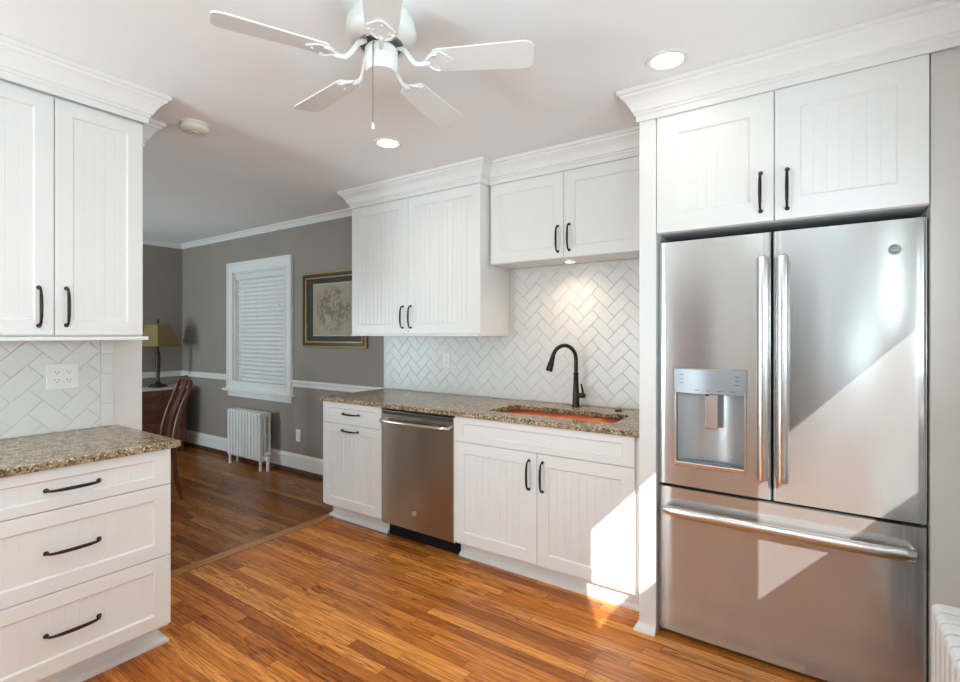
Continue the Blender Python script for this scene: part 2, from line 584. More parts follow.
# north wall with the dining window hole
WX0, WX1, WZ0, WZ1 = -5.405, -4.427, .765, 2.06
bm = BM()
box(bm, XD - .15, WX0, WN, WN + .15, 0, CEIL)
box(bm, WX1, -3.06, WN, WN + .15, 0, CEIL)
box(bm, WX0, WX1, WN, WN + .15, 0, WZ0)
box(bm, WX0, WX1, WN, WN + .15, WZ1, CEIL)
struct('wall_north', bm, M['wall_grey'], 'greige dining room wall with the window')
struct('wall_kitchen_north', bx(-3.06, XE + .15, WN, WN + .15, 0, CEIL), M['wall_white'], 'kitchen wall behind the sink run')
struct('wall_dining_west', bx(XD - .15, XD, YS, WN, 0, CEIL), M['wall_grey'], 'greige dining room end wall behind the desk lamp')
bm = BM()
for a in ((XD, -6.5, 0, CEIL), (-6.5, -5.75, 0, .5), (-6.5, -5.75, 2.2, CEIL), (-5.75, -4.72, 0, CEIL), (-4.72, -4.42, 0, .3), (-4.72, -4.42, 2.1, CEIL), (-4.42, -3.07, 0, CEIL)):
    box(bm, a[0], a[1], -.85, -.73, a[2], a[3])
struct('wall_dining_south', bm, M['wall_grey'], 'greige dining room wall out of view')
struct('wall_west', bx(WW - .124, WW, YS, 1.163, 0, CEIL), M['wall_white'], 'white kitchen wall stub carrying the left cabinets')
bm = BM()
for a in ((YS - .15, -2.2, 0, CEIL), (-2.2, -.9, 0, .85), (-2.2, -.9, 2.15, CEIL), (-.9, -.24, 0, CEIL), (-.24, .5, 0, 1.42), (-.24, .5, 2.08, CEIL), (.5, .96, 0, CEIL), (.96, 2.05, 0, 1.01), (.96, 2.05, 1.77, CEIL), (2.05, WN, 0, CEIL)):
    box(bm, XE, XE + .12, a[0], a[1], a[2], a[3])
struct('wall_east', bm, M['wall_beige'], 'beige kitchen wall with small windows, right of the camera')
bm = BM()
for a in ((WW - .124, -2.90, 0, CEIL), (-2.90, -2.20, 2.1, CEIL), (-2.20, -.50, 0, CEIL), (-.50, .06, 2.05, CEIL), (.06, .12, 0, CEIL), (.12, .48, 0, .5), (.12, .48, 2.0, CEIL), (.48, XE + .12, 0, CEIL)):
    box(bm, a[0], a[1], YS - .12, YS, a[2], a[3])
struct('wall_south', bm, M['wall_beige'], 'beige kitchen wall behind the camera')
dr_ = structroot('added_door', 'unseen brown door added behind the camera for its reflection', (-1.25, YS, 0), PI)  # unseen door added so the refrigerator reflects brown
obj('casing', frame_xz(BM(), -.07, .72, -.09, 2.13, .07, -.02, 0), M['trim'], dr_)
obj('leaf', bx(0, .65, -.008, 0, .005, 2.04), M['desk'], dr_)
dr_ = structroot('dark_doorway', 'dark panel for the shaded doorway behind the camera', (.06, YS, 0), PI)  # dark panel in place of the dim opening, for its reflection
obj('leaf', bx(0, .56, .03, .07, .005, 2.05), M['doorway_shade'], dr_)

# windows behind / beside the camera, some added only to let in fill light
def window_rect(name, label, loc, rz, w_, h_, mull=1):
    r = structroot(name, label, loc, rz)
    obj('casing', frame_xz(BM(), -.08, w_ + .08, -.08, h_ + .08, .08, -.02, 0), M['trim'], r)
    obj('sash', frame_xz(BM(), 0, w_, 0, h_, .025, .08, .115), M['trim'], r)
    if mull:
        bm = BM()
        for k in range(mull):
            x = w_ * (k + 1) / (mull + 1)
            box(bm, x - .02, x + .02, .082, .113, .02, h_ - .02)
        obj('mullion', bm, M['trim'], r)
    obj('pane', bx(.02, w_ - .02, .098, .101, .02, h_ - .02), M['glass'], r)
    return r
window_rect('window_2', 'white kitchen window above the corner radiator', (XE, 2.05, 1.01), -PI / 2, 1.09, .76, 0)
window_rect('window_6', 'narrow white window behind the camera', (.48, YS, .5), PI, .36, 1.5, 0)
window_rect('fill_window_7', 'unseen glazed opening added behind the camera for fill light', (-2.20, YS, .0), PI, .70, 2.1, 0)  # opening added for the main fill lamp
window_rect('window_3', 'small white side window by the camera', (XE, .5, 1.42), -PI / 2, .74, .66, 0)
window_rect('fill_window_4', 'unseen wide window added beside the camera for fill light', (XE, -.9, .85), -PI / 2, 1.3, 1.3, 1)  # added window that carries the rear fill lamp
for x_, y_ in FILL_CANS:  # added fixtures that hold the fill cans
    cl = structroot('fill_can', 'unseen ceiling can added behind the camera for fill light', (x_, y_, CEIL))
    obj('trim_ring', lathe(BM(), [(.061, .0), (.066, -.006), (.080, -.005), (.082, 0)], 24, False), M['trim'], cl, smooth=40)
    obj('lens', lathe(BM(), [(.062, -.0005), (.058, -.0022), (0, -.003)], 24, False), M['glow'], cl, smooth=40)
window_rect('fill_window_5', 'unseen tall window added to light the dining room', (-5.75, -.73, .5), PI, .75, 1.7, 0)  # added window for the dining fill lamp
window_rect('streak_window', 'unseen narrow window added for a streak on the dishwasher', (-4.42, -.73, .3), PI, .30, 1.8, 0)  # added slit that the dishwasher mirrors as a streak

bm = BM()
extrude_poly(bm, [(.625, 2.24), (1.35, 1.27), (1.35, 1.31), (.625, 2.28)], 'y', -3.7, -1.0)
struct('sun_blocker', bm, M['trim'], 'unseen slanted sheet added to block sun at the rear window')  # added outside to keep sun from the rear window off the floor
# dining trims
struct('trim_2', sweep(BM(), [(XD, -.73), (XD, WN), (-3.06, WN)], SMALL_CROWN, CEIL - .055), M['trim'], 'narrow white crown moulding around the dining room')
RAIL = [(0, 0), (.010, .002), (.014, .012), (.014, .035), (.022, .044), (.024, .056), (.018, .066), (0, .068)]
struct('trim_3', sweep(BM(), [(XD, -.73), (XD, WN), (-5.507, WN)], RAIL, .853), M['trim'], 'white chair rail in the corner behind the desk')
struct('trim_4', sweep(BM(), [(-4.325, WN), (-3.06, WN)], RAIL, .85), M['trim'], 'white chair rail between dining window and worktop')
BASE = [(0, 0), (.016, 0), (.016, .115), (.010, .128), (.006, .14), (0, .142)]
struct('baseboard_north', sweep(BM(), [(XD, WN), (-3.06, WN)], BASE, .05), M['trim'], 'white baseboard under the dining window')
struct('baseboard_west', sweep(BM(), [(XD, -.73), (XD, WN)], BASE, .05), M['trim'], 'white baseboard on the dining end wall')
SHOE = [(0, 0), (.026, 0), (.024, .028), (.017, .05), (0, .05)]
struct('trim_5', sweep(BM(), [(XD, -.73), (XD, WN), (-3.06, WN)], SHOE, 0), M['shoe'], 'dark oak shoe moulding along the dining baseboard')
struct('trim_6', sweep(BM(), [(WW, 1.042), (WW, 1.163), (WW - .124, 1.163), (WW - .124, .2)], CROWN, CEIL - .1345), M['trim'], 'white crown moulding turning around the end of the wall stub')

# dining window
wr = structroot('window_1', 'white dining room window with closed blind', (0, WN, 0))
obj('casing', frame_xz(BM(), -5.495, -4.337, .77, 2.150, .088, -.020, 0), M['trim'], wr)
obj('back_band', frame_xz(BM(), -5.507, -4.325, .772, 2.163, .020, -.032, 0), M['trim'], wr)
obj('stop_bead', frame_xz(BM(), WX0 - .006, WX1 + .006, WZ0, WZ1 + .006, .012, -.026, .0), M['trim'], wr)
obj('sill', bx(-5.56, -4.285, -.055, .10, .745, .772), M['trim'], wr, bevel=.006)
obj('apron', bx(-5.50, -4.335, -.018, 0, .685, .745), M['trim'], wr, bevel=.004)
obj('jamb', frame_xz(BM(), WX0, WX1, WZ0 + .008, WZ1, .02, .0, .12), M['trim'], wr)
obj('sash', frame_xz(BM(), WX0 + .02, WX1 - .02, WZ0 + .02, WZ1 - .02, .045, .075, .11), M['trim'], wr)
obj('pane', bx(WX0 + .06, WX1 - .06, .09, .094, WZ0 + .06, WZ1 - .06), M['glass'], wr)

# backsplashes
r = structroot('wall_backsplash_north', 'white herringbone tile backsplash behind the sink', (0, WN, 0))
obj('grout_bed', bx(-3.062, -.698, -.006, 0, .9127, 1.83), M['grout'], r)
obj('tiles', herringbone(-3.044, -.70, .915, 1.829, .070, (.02, .01)), M['tile'], r, loc=(0, -.004, 0))
bm = BM()
z = .915
while z < 1.36:
    box(bm, -3.062, -3.046, -.0105, 0, z, min(z + .15, 1.362)); z += .1515
obj('edge_tile', bm, M['tile'], r, bevel=.002)
r = structroot('wall_backsplash_west', 'white herringbone tile backsplash on the left wall', (WW, 0, 0), PI / 2)
obj('grout_bed', bx(.30, 1.03, -.005, 0, .9127, 1.360), M['grout'], r)
obj('tiles', herringbone(.30, .977, .915, 1.3595, .0775, (-.212, .04)), M['tile'], r, loc=(0, -.003, 0))
bm = BM()
for z0, z1 in ((.915, 1.0235), (1.0255, 1.175), (1.177, 1.2725), (1.2745, 1.3595)):
    box(bm, .979, 1.032, -.0092, 0, z0, z1)
obj('edge_tile', bm, M['tile'], r, bevel=.002)

# ------------------------------------------------------------------ cabinet builders (front towards -y)
def shaker(w_, h_, stile=.057, t=.02, bead=True, rail=None):
    bm = BM()
    rail = stile if rail is None else rail
    g_ = .0055
    O = [(0, 0), (w_, 0), (w_, h_), (0, h_)]
    I = [(stile, rail), (w_ - stile, rail), (w_ - stile, h_ - rail), (stile, h_ - rail)]
    I2 = [(stile + g_, rail + g_), (w_ - stile - g_, rail + g_), (w_ - stile - g_, h_ - rail - g_), (stile + g_, h_ - rail - g_)]
    yp = -t + .008
    e = .0015
    Oe = [(e, e), (w_ - e, e), (w_ - e, h_ - e), (e, h_ - e)]
    rings = []
    for ring, y in ((O, 0), (O, -t + e), (Oe, -t), (I, -t), (I2, yp)):
        rings.append([bm.verts.new((p[0], y, p[1])) for p in ring])
    bm.faces.new(rings[0])
    for a, b in zip(rings, rings[1:]):
        for k in range(4):
            bm.faces.new((a[k], a[(k + 1) % 4], b[(k + 1) % 4], b[k]))
    xa, xb, za, zb = I2[0][0], I2[1][0], I2[0][1], I2[2][1]
    xs = [(xa, yp)]
    bd = .0005 if bead is True else bead
    if bead:
        n = max(2, round((xb - xa) / .041))
        p = (xb - xa) / n
        for k in range(1, n):
            x = xa + k * p
            xs += [(x - .0028, yp), (x - .0008, yp + bd), (x + .0008, yp + bd), (x + .0028, yp)]
    xs.append((xb, yp))
    lo = [bm.verts.new((x, y, za)) for x, y in xs]
    hi = [bm.verts.new((x, y, zb)) for x, y in xs]
    for k in range(len(xs) - 1):
        bm.faces.new((lo[k], lo[k + 1], hi[k + 1], hi[k]))
    return bm

def pull(L_=.155, vertical=True):
    """arched bar pull with flared feet, local: along z (or x), standing out to -y"""
    bm = BM()
    h = L_ / 2
    pts, rad = [], []
    prof = [(-h, 0, .0065), (-h, -.006, .0055), (-h + .001, -.014, .0045), (-h + .006, -.022, .0046), (-h + .018, -.027, .0052), (-h * .5, -.031, .0062), (0, -.0325, .0066)]
    prof = prof + [(-a, b, c) for a, b, c in prof[-2::-1]]
    for a, b, c in prof:
        pts.append((0, b, a) if vertical else (a, b, 0)); rad.append(c)
    tube(bm, pts, rad, 10, up=(1, 0, 0) if vertical else (0, 0, 1))
    for s in (-1, 1):
        p = (0, -.001, s * h) if vertical else (s * h, -.001, 0)
        q = (0, -.005, s * h) if vertical else (s * h, -.005, 0)
        cyl(bm, p, q, .009, .007, 12)
    return bm

GAP = .0016
def add_door(root, kind, x0, x1, z0, z1, yf, handle=None, stile=.057, bead=True, rail=None):
    """yf: local y of the carcass front; handle = (x, z, 'v'|'h', length)"""
    d = obj(kind, shaker(x1 - x0 - 2 * GAP, z1 - z0 - 2 * GAP, stile, .02, bead, rail), M['cab'], root, (x0 + GAP, yf, z0 + GAP))
    if handle:
        hx, hz, hv, hl = handle
        obj('handle', pull(hl, hv == 'v'), M['bronze'], d, (hx - x0 - GAP, -.02, hz - z0 - GAP), smooth=50)
    return d

# ------------------------------------------------------------------ left run (faces east)
left_base = thing('base_cabinet', 'white three-drawer base cabinet under the granite at left', 'cabinet', (WW, 0, 0), PI / 2)
lf = -((-2.3014 - .02) - WW)         # carcass front, local y
y0L, y1L = .335, 1.0205
obj('carcass', bx(y0L, y1L - .002, lf, -.002, .118, .8825), M['cab'], left_base, bevel=.001)
for z0, z1, hz in ((.731, .8825, .806), (.429, .731, .580), (.132, .429, .282)):
    add_door(left_base, 'drawer', y0L, y1L, z0, z1, lf, (.680, hz, 'h', .16), .062, True, .038 if z0 > .7 else .055)
obj('toe_kick', bx(y0L, 1.022, lf + .115, -.002, 0, .118), M['cab'], left_base)
obj('shoe_moulding', sweep(BM(), [(y0L, lf + .115), (1.022, lf + .115), (1.022, -.002)], [(0, 0), (.035, 0), (.035, .012), (.022, .022), (0, .03)]), M['cab'], left_base)

wl = thing('worktop', 'granite worktop on the drawer cabinet at left', 'worktop', (WW, 0, 0), PI / 2)
obj('slab', bx(.30, 1.056, -(-2.283 - WW), -.002, .8835, .9127), M['granite'], wl, bevel=.006)

ul = thing('upper_cabinet', 'white two-door wall cabinet above the left worktop', 'cabinet', (WW, 0, 0), PI / 2)
uf = -((-2.618 - .02) - WW)
obj('carcass', bx(.372, 1.0366, uf, -.002, 1.361, 2.486), M['cab'], ul, bevel=.001)
add_door(ul, 'door', .372, .71, 1.366, 2.3555, uf, (.660, 1.483, 'v', .155), .06)
add_door(ul, 'door', .71, 1.0386, 1.366, 2.3555, uf, (.750, 1.486, 'v', .155), .06)
obj('light_rail', bx(.372, 1.060, uf - .024, -.012, 1.344, 1.3605), M['cab'], ul, bevel=.002)

# ------------------------------------------------------------------ north run
YB = WN - .0105     # backs of the base and wall cabinets
def north(name, label, cat):
    return thing(name, label, cat, (0, 0, 0), 0)
yf = 2.4035
c1 = north('base_cabinet', 'narrow white cabinet with one drawer, left of the dishwasher', 'cabinet')
obj('carcass', bx(-3.024, -2.4225, yf, WN - .002, .118, .8825), M['cab'], c1, bevel=.001)
add_door(c1, 'drawer', -3.0257, -2.4210, .732, .8825, yf, (-2.72, .808, 'h', .16), .057, False, .038)
add_door(c1, 'door', -3.0257, -2.4210, .132, .732, yf, (-2.728, .690, 'h', .16), .062, .0034)
obj('toe_kick', bx(-3.05, -2.458, 2.500, WN - .002, 0, .118), M['cab'], c1)
obj('shoe_moulding', sweep(BM(), [(-3.05, WN - .02), (-3.05, 2.500), (-2.458, 2.500)], [(0, 0), (.024, 0), (.024, .012), (.014, .022), (0, .03)]), M['cab'], c1)

c2 = north('base_cabinet', 'wide white sink cabinet with two doors below the sink', 'cabinet')
obj('carcass', bx(-1.8075, -.701, yf + .0205, WN - .002, .1185, .69), M['cab'], c2, bevel=.001)
obj('face_frame', frame_xz(BM(), -1.8085, -.7, .118, .8825, .034, yf, yf + .02), M['cab'], c2)
add_door(c2, 'drawer_front', -1.808, -.732, .732, .8825, yf, None, .057, False, .038)
add_door(c2, 'door', -1.808, -1.2558, .132, .732, yf, (-1.304, .610, 'v', .155), .065, .0022)
add_door(c2, 'door', -1.2558, -.732, .132, .732, yf, (-1.222, .610, 'v', .155), .065, .0022)
obj('toe_kick', bx(-1.848, -.7, 2.500, 2.55, 0, .118), M['cab'], c2)
obj('shoe_moulding', sweep(BM(), [(-1.848, 2.500), (-.7, 2.500)], [(0, 0), (.018, 0), (.018, .012), (.010, .02), (0, .026)]), M['cab'], c2)

# dishwasher
dw = north('dishwasher', 'stainless steel dishwasher between the white base cabinets', 'dishwasher')
obj('tub', bx(-2.414, -1.816, 2.425, WN - .02, .12, .874), M['gasket'], dw)
obj('door', bx(-2.416, -1.820, 2.383, 2.424, .120, .868), M['steel_dw'], dw, bevel=.004)
obj('side_trim', bx(-1.8195, -1.8115, 2.390, 2.424, .118, .868), M['plastic'], dw)
obj('toe_panel', bx(-2.452, -1.852, 2.492, 2.52, 0, .1165), M['black'], dw)
bm = BM()
pts = [(-2.392, 2.383, .806), (-2.392, 2.352, .806), (-2.38, 2.338, .806)] + [(-2.36 + .484 * k / 8, 2.334 - .012 * math.sin(PI * k / 8), .806) for k in range(9)] + [(-1.856, 2.338, .806), (-1.844, 2.352, .806), (-1.844, 2.383, .806)]
tube(bm, pts, .0125, 12, up=(0, 0, 1))
obj('handle', bm, M['handle_steel'], dw, smooth=50)
obj('control_strip', bx(-2.405, -1.83, 2.378, 2.386, .845, .864), M['gasket'], dw, bevel=.001)
bm = BM(); cyl(bm, (-2.128, 2.3835, .232), (-2.128, 2.380, .232), .017, .0165, 24)
bd = obj('badge', bm, M['badge_light'], dw, smooth=40)

# worktop with the sink cut-out
SX0, SX1, SY0, SY1 = -1.655, -.885, 2.505, 2.822
wt = north('worktop', 'long granite worktop with the sink cut into it', 'worktop')
bm = BM()
cx0, cx1, cy0, cy1, zt0, zt1 = -3.052, -.7, 2.366, WN - .0108, .8835, .9127
def rrect(x0, x1, y0, y1, r, n=5):
    out = []
    for cx, cy, a in ((x1 - r, y1 - r, 0), (x0 + r, y1 - r, 90), (x0 + r, y0 + r, 180), (x1 - r, y0 + r, 270)):
        for k in range(n + 1):
            t = R(a + 90 * k / n)
            out.append((cx + r * math.cos(t), cy + r * math.sin(t)))
    return out
hole = rrect(SX0, SX1, SY0, SY1, .035)
outer = [(cx1, cy1), (cx0, cy1), (cx0, cy0), (cx1, cy0)]
for zz in (zt0, zt1):
    H = [bm.verts.new((x, y, zz)) for x, y in hole]
    O = [bm.verts.new((x, y, zz)) for x, y in outer]
    if zz == zt0: H0, O0 = H, O
    m_ = 6
    for q in range(4):
        seg_ = H[q * m_:(q + 1) * m_]
        for k in range(m_ - 1):
            bm.faces.new((O[q], seg_[k], seg_[k + 1]))
        nxt = (q + 1) % 4
        bm.faces.new((O[q], seg_[-1], H[nxt * m_], O[nxt]))
for A, B in ((H0, H), (O0, O)):
    for k in range(len(A)):
        j = (k + 1) % len(A)
        bm.faces.new((A[k], A[j], B[j], B[k]))
obj('slab', bm, M['granite'], wt, bevel=.004)

sk = north('sink', 'copper orange undermount sink in the granite worktop', 'sink')
bm = BM()
rings = []
for (d, zz, r_) in ((-.012, .882, .04), (.006, .882, .035), (.006, .874, .035), (-.008, .872, .045), (-.004, .74, .05), (.02, .70, .05), (.10, .692, .05)):
    pr_ = rrect(SX0 + d, SX1 - d, SY0 + d, SY1 - d, r_)
    rings.append([bm.verts.new((x, y, zz)) for x, y in pr_])
rings = rings[3:]
for a, b in zip(rings, rings[1:]):
    for k in range(len(a)):
        j = (k + 1) % len(a)
        bm.faces.new((a[k], a[j], b[j], b[k]))
bm.faces.new(rings[-1])
so = obj('basin', bm, M['sinkmetal'], sk, loc=(0, 0, .0105), smooth=60)
sd = so.modifiers.new('solid', 'SOLIDIFY'); sd.thickness = .004; sd.offset = 1
bm = BM(); lathe(bm, [(0, .704), (.03, .704), (.042, .707), (.045, .711), (.03, .7075), (0, .707)], 20, False, ((SX0 + SX1) / 2, (SY0 + SY1) / 2))
obj('drain', bm, M['bronze'], sk, smooth=40)

# faucet
fa = thing('faucet', 'dark bronze gooseneck pull-down faucet behind the sink', 'faucet', (-1.275, 2.945, .913))
bm = BM(); lathe(bm, [(.028, 0), (.028, .006), (.024, .012), (.022, .02), (.020, .09), (.0165, .15), (.0155, .20), (.0175, .204), (.0175, .212), (.0145, .216)], 20)
obj('body', bm, M['bronze'], fa, smooth=40)
ph = R(30)
dv = Vector((-math.sin(ph), -math.cos(ph), 0))
pts = [(0, 0, .21), (0, 0, .26), (0, 0, .30)]
rr = .088
for k in range(1, 15):
    a = PI * k / 14 * .93
    p = dv * (rr - rr * math.cos(a)) + Vector((0, 0, .30 + rr * math.sin(a)))
    pts.append(tuple(p))
bm = BM(); tube(bm, pts, .0125, 14, up=(dv.y, -dv.x, 0))
obj('spout', bm, M['bronze'], fa, smooth=60)
e0 = Vector(pts[-1]); ed = (Vector(pts[-1]) - Vector(pts[-2])).normalized()
bm = BM(); tube(bm, [e0 - ed * .01, e0 + ed * .02, e0 + ed * .05, e0 + ed * .085, e0 + ed * .092], [.0135, .0155, .0185, .0215, .019], 16)
obj('spray_head', bm, M['bronze'], fa, smooth=40)
bm = BM(); cyl(bm, (.012, 0, .075), (.055, 0, .075), .016, .016, 16); cyl(bm, (.055, 0, .075), (.062, 0, .075), .016, .011, 16)
hv = obj('valve_housing', bm, M['bronze'], fa, smooth=40)
bm = BM(); tube(bm, [(.046, 0, .08), (.044, -.002, .11), (.036, -.004, .148)], [.0085, .0075, .0055], 10)
obj('lever', bm, M['bronze'], hv, smooth=50)
bm = BM(); lathe(bm, [(.021, .9131), (.021, .917), (.016, .922), (0, .923)], 20, True, (-1.0, 2.935))
sc_ = obj('hole_cover', bm, M['bronze'], None, smooth=40)
tag(sc_, 'small bronze sink hole cover on the worktop right of the faucet', 'cap')

# tall upper cabinet and over-sink cabinet
CR = CEIL - .1355
struct('trim_7', sweep(BM(), [(-3.0495, YB), (-3.0495, 2.6785), (-1.8200, 2.6785), (-1.8200, 2.7725), (-.6990, 2.7725), (-.6990, 2.3375), (.498, 2.3375)], CROWN, CR), M['trim'], 'white crown moulding stepping along the cabinet tops of the sink run')
struct('trim_8', sweep(BM(), [(WW + .328 + .0185, .372), (WW + .328 + .0185, 1.0405), (WW + .002, 1.0405)], CROWN, CEIL - .1355), M['trim'], 'white crown moulding on top of the left wall cabinet')
u1 = north('upper_cabinet', 'tall white wall cabinet with two beadboard doors above the dishwasher', 'cabinet')
yu = 2.6968
obj('carcass', bx(-3.045, -1.8225, yu, YB, 1.374, 2.486), M['cab'], u1, bevel=.001)
add_door(u1, 'door', -3.047, -2.452, 1.3736, 2.3547, yu, (-2.502, 1.496, 'v', .155), .068, .0036)
add_door(u1, 'door', -2.452, -1.8212, 1.3736, 2.3547, yu, (-2.424, 1.496, 'v', .155), .068, .0036)
obj('light_rail', bx(-3.055, -1.815, yu - .024, YB - .0, 1.359, 1.3732), M['cab'], u1, bevel=.002)

u2 = north('upper_cabinet', 'short white two-door cabinet above the faucet and sink', 'cabinet')
y2 = 2.7908
obj('carcass', bx(-1.8195, -.7, y2, YB, 1.8314, 2.486), M['cab'], u2, bevel=.001)
add_door(u2, 'door', -1.805, -1.2783, 1.8314, 2.3547, y2, (-1.317, 1.950, 'v', .155), .068)
add_door(u2, 'door', -1.2783, -.748, 1.8314, 2.3547, y2, (-1.243, 1.953, 'v', .155), .068)
pk = thing('puck_light', 'small round lit puck light under the cabinet above the sink', 'light', (-1.298, 2.905, 1.831))
bm = BM(); lathe(bm, [(.036, 0), (.036, -.006), (.031, -.009), (.027, -.009), (.027, -.006)], 24, False)
obj('housing', bm, M['plastic'], pk, smooth=40)
bm = BM(); lathe(bm, [(.028, -.004), (.028, -.0075), (0, -.0075)], 24)
obj('lens', bm, M['glow'], pk, smooth=40)
lamp('puck_lamp', 'SPOT', (-1.298, 2.875, 1.818), 9.0, (1, .80, .58), (0, -.25, -1), spot_size=R(172), spot_blend=1.0, shadow_soft_size=.025)

# ------------------------------------------------------------------ fridge surround
sp = obj('side_panel', bx(-.698, -.622, 2.339, WN - .001, 0, 2.4865), M['cab'], None, bevel=.0015)
sp.name = 'fridge_side_panel'
tag(sp, 'tall white end panel between the sink run and the refrigerator', 'panel')
bm = BM(); sweep(bm, [(-.698, 2.480), (-.698, 2.339), (-.622, 2.339)], [(0, 0), (.022, 0), (.020, .008), (.012, .02), (.006, .034), (0, .036)])
o = obj('base_moulding', bm, M['cab'], sp)
u3 = north('upper_cabinet', 'white two-door cabinet above the refrigerator', 'cabinet')
y3 = 2.359
obj('carcass', bx(-.6205, .3136, y3, WN - .002, 1.829, 2.486), M['cab'], u3, bevel=.001)
add_door(u3, 'door', -.6205, -.157, 1.829, 2.3565, y3, (-.205, 1.951, 'v', .155), .085)
add_door(u3, 'door', -.157, .3136, 1.829, 2.3565, y3, (-.112, 1.950, 'v', .155), .085)
o = obj('fridge_side_panel', bx(.3165, .498, 2.352, WN - .001, 0, 2.4865), M['wall_beige'], None, bevel=.0015)
tag(o, 'tall plain panel right of the refrigerator, behind the radiator', 'panel')

# ------------------------------------------------------------------ refrigerator
fr = thing('refrigerator', 'stainless steel french-door refrigerator with ice and water dispenser', 'refrigerator', (0, 0, 0))
FX0, FX1, FS = -.6205, .3105, -.1667
fcx, fhw = (FX0 + FX1) / 2, (FX1 - FX0) / 2
def fy(x):
    return 2.3735 - .004 * (1 - ((x - fcx) / fhw) ** 2)
def bowed(x0, x1, z0, z1, yb, hole=None, nx=14, rnd=.010):
    """door slab with a softly bowed front and an optional rectangular hole"""
    bm = BM()
    xs = [x0 + (x1 - x0) * k / nx for k in range(nx + 1)]
    xs = [x0 + .002, x0 + .005, x0 + rnd] + xs[1:-1] + [x1 - rnd, x1 - .005, x1 - .002]
    zs = [z0, z1]
    if hole:
        xs += [hole[0], hole[1]]; zs = [z0, hole[2], hole[3], z1]
        xs = [x for x in xs if x in (hole[0], hole[1]) or min(abs(x - hole[0]), abs(x - hole[1])) > .004]
    xs = sorted(set(xs))
    def F(x):
        d = min(x - x0, x1 - x)
        e = 0 if d >= rnd else rnd - math.sqrt(max(0, rnd * rnd - (rnd - d) ** 2))
        return fy(x) + e
    grid = [[bm.verts.new((x, F(x), z)) for x in xs] for z in zs]
    for j in range(len(zs) - 1):
        for i in range(len(xs) - 1):
            if hole and j == 1 and hole[0] - 1e-6 <= xs[i] and xs[i + 1] <= hole[1] + 1e-6:
                continue
            bm.faces.new((grid[j][i], grid[j][i + 1], grid[j + 1][i + 1], grid[j + 1][i]))
    # rim back
    b = [bm.verts.new((x, yb, z)) for x, z in ((x0, z0), (x1, z0), (x1, z1), (x0, z1))]
    bm.faces.new(b)
    c0 = [bm.verts.new((x, F(x0 + .002) + .004, z)) for x, z in ((x0, z0), (x1, z0), (x1, z1), (x0, z1))]
    bm.faces.new([c0[0], c0[1], b[1], b[0]] if False else [b[0]] + [c0[0]] + [v for v in grid[0]] + [c0[1]] + [b[1]])
    bm.faces.new([b[3]] + [c0[3]] + [v for v in grid[-1]] + [c0[2]] + [b[2]])
    colL = [row[0] for row in grid]; colR = [row[-1] for row in grid]
    bm.faces.new([c0[0]] + colL + [c0[3]]); bm.faces.new([b[0], c0[0], c0[3], b[3]])
    bm.faces.new([c0[1]] + colR + [c0[2]]); bm.faces.new([b[1], c0[1], c0[2], b[2]])
    if hole:
        hx0, hx1, hz0, hz1 = hole
        hb = 2.430
        a = [bm.verts.new((x, fy(x) + .0005, z)) for x, z in ((hx0, hz0), (hx1, hz0), (hx1, hz1), (hx0, hz1))]
        q = [bm.verts.new((x, hb, z)) for x, z in ((hx0, hz0), (hx1, hz0), (hx1, hz1), (hx0, hz1))]
        for k in range(4):
            bm.faces.new((a[k], a[(k + 1) % 4], q[(k + 1) % 4], q[k]))
        bm.faces.new(q)
    return bm
ZB, ZT = .690, 1.790
obj('cabinet_body', bx(FX0 + .012, FX1 - .006, 2.452, WN - .03, .03, 1.775), M['gasket'], fr, bevel=.003)
HOLE = (-.540, -.268, .800, 1.112)
dl = obj('door', bowed(FX0, FS - .003, ZB, ZT, 2.448, HOLE), M['steel'], fr, smooth=30)
dr = obj('door', bowed(FS + .003, FX1, ZB, ZT, 2.448), M['steel'], fr, smooth=30)
fz = obj('freezer_drawer', bowed(FX0, FX1, .022, .676, 2.448), M['steel'], fr, smooth=30)
obj('kick_plate', bx(FX0 + .02, FX1 - .02, 2.40, 2.452, .004, .03), M['black'], fr)
obj('gasket', frame_xz(BM(), FX0 + .01, FX1 - .008, .03, 1.78, .02, 2.447, 2.455), M['gasket'], fr)
def bar(x, z0, z1):
    bm = BM()
    y = fy(x)
    yo = y - .052
    pts = [(x, y, z0 + .012), (x, y - .03, z0 + .008), (x, yo, z0 + .02)] + [(x, yo - .006 * math.sin(PI * k / 8), z0 + .04 + (z1 - z0 - .08) * k / 8) for k in range(9)] + [(x, yo, z1 - .02), (x, y - .03, z1 - .008), (x, y, z1 - .012)]
    tube(bm, pts, [.011] * 2 + [.022] * (len(pts) - 4) + [.011] * 2, 16, .62, up=(1, 0, 0))
    return bm
obj('handle', bar(-.196, .766, 1.697), M['handle_steel'], dl, smooth=50)
obj('handle', bar(-.128, .766, 1.697), M['handle_steel'], dr, smooth=50)
bm = BM()
z = .585
n = 14
pts = [(FX0 + .034, fy(FX0 + .03), z), (FX0 + .034, fy(FX0 + .03) - .03, z), (FX0 + .045, fy(FX0 + .04) - .048, z)]
for k in range(n + 1):
    x = FX0 + .065 + (FX1 - FX0 - .13) * k / n
    pts.append((x, fy(x) - .052 - .012 * math.sin(PI * k / n), z))
pts += [(FX1 - .045, fy(FX1 - .04) - .048, z), (FX1 - .034, fy(FX1 - .03) - .03, z), (FX1 - .034, fy(FX1 - .03), z)]
tube(bm, pts, [.012] * 2 + [.0225] * (len(pts) - 4) + [.012] * 2, 16, .75, up=(0, 0, 1))
obj('handle', bm, M['handle_steel'], fz, smooth=50)

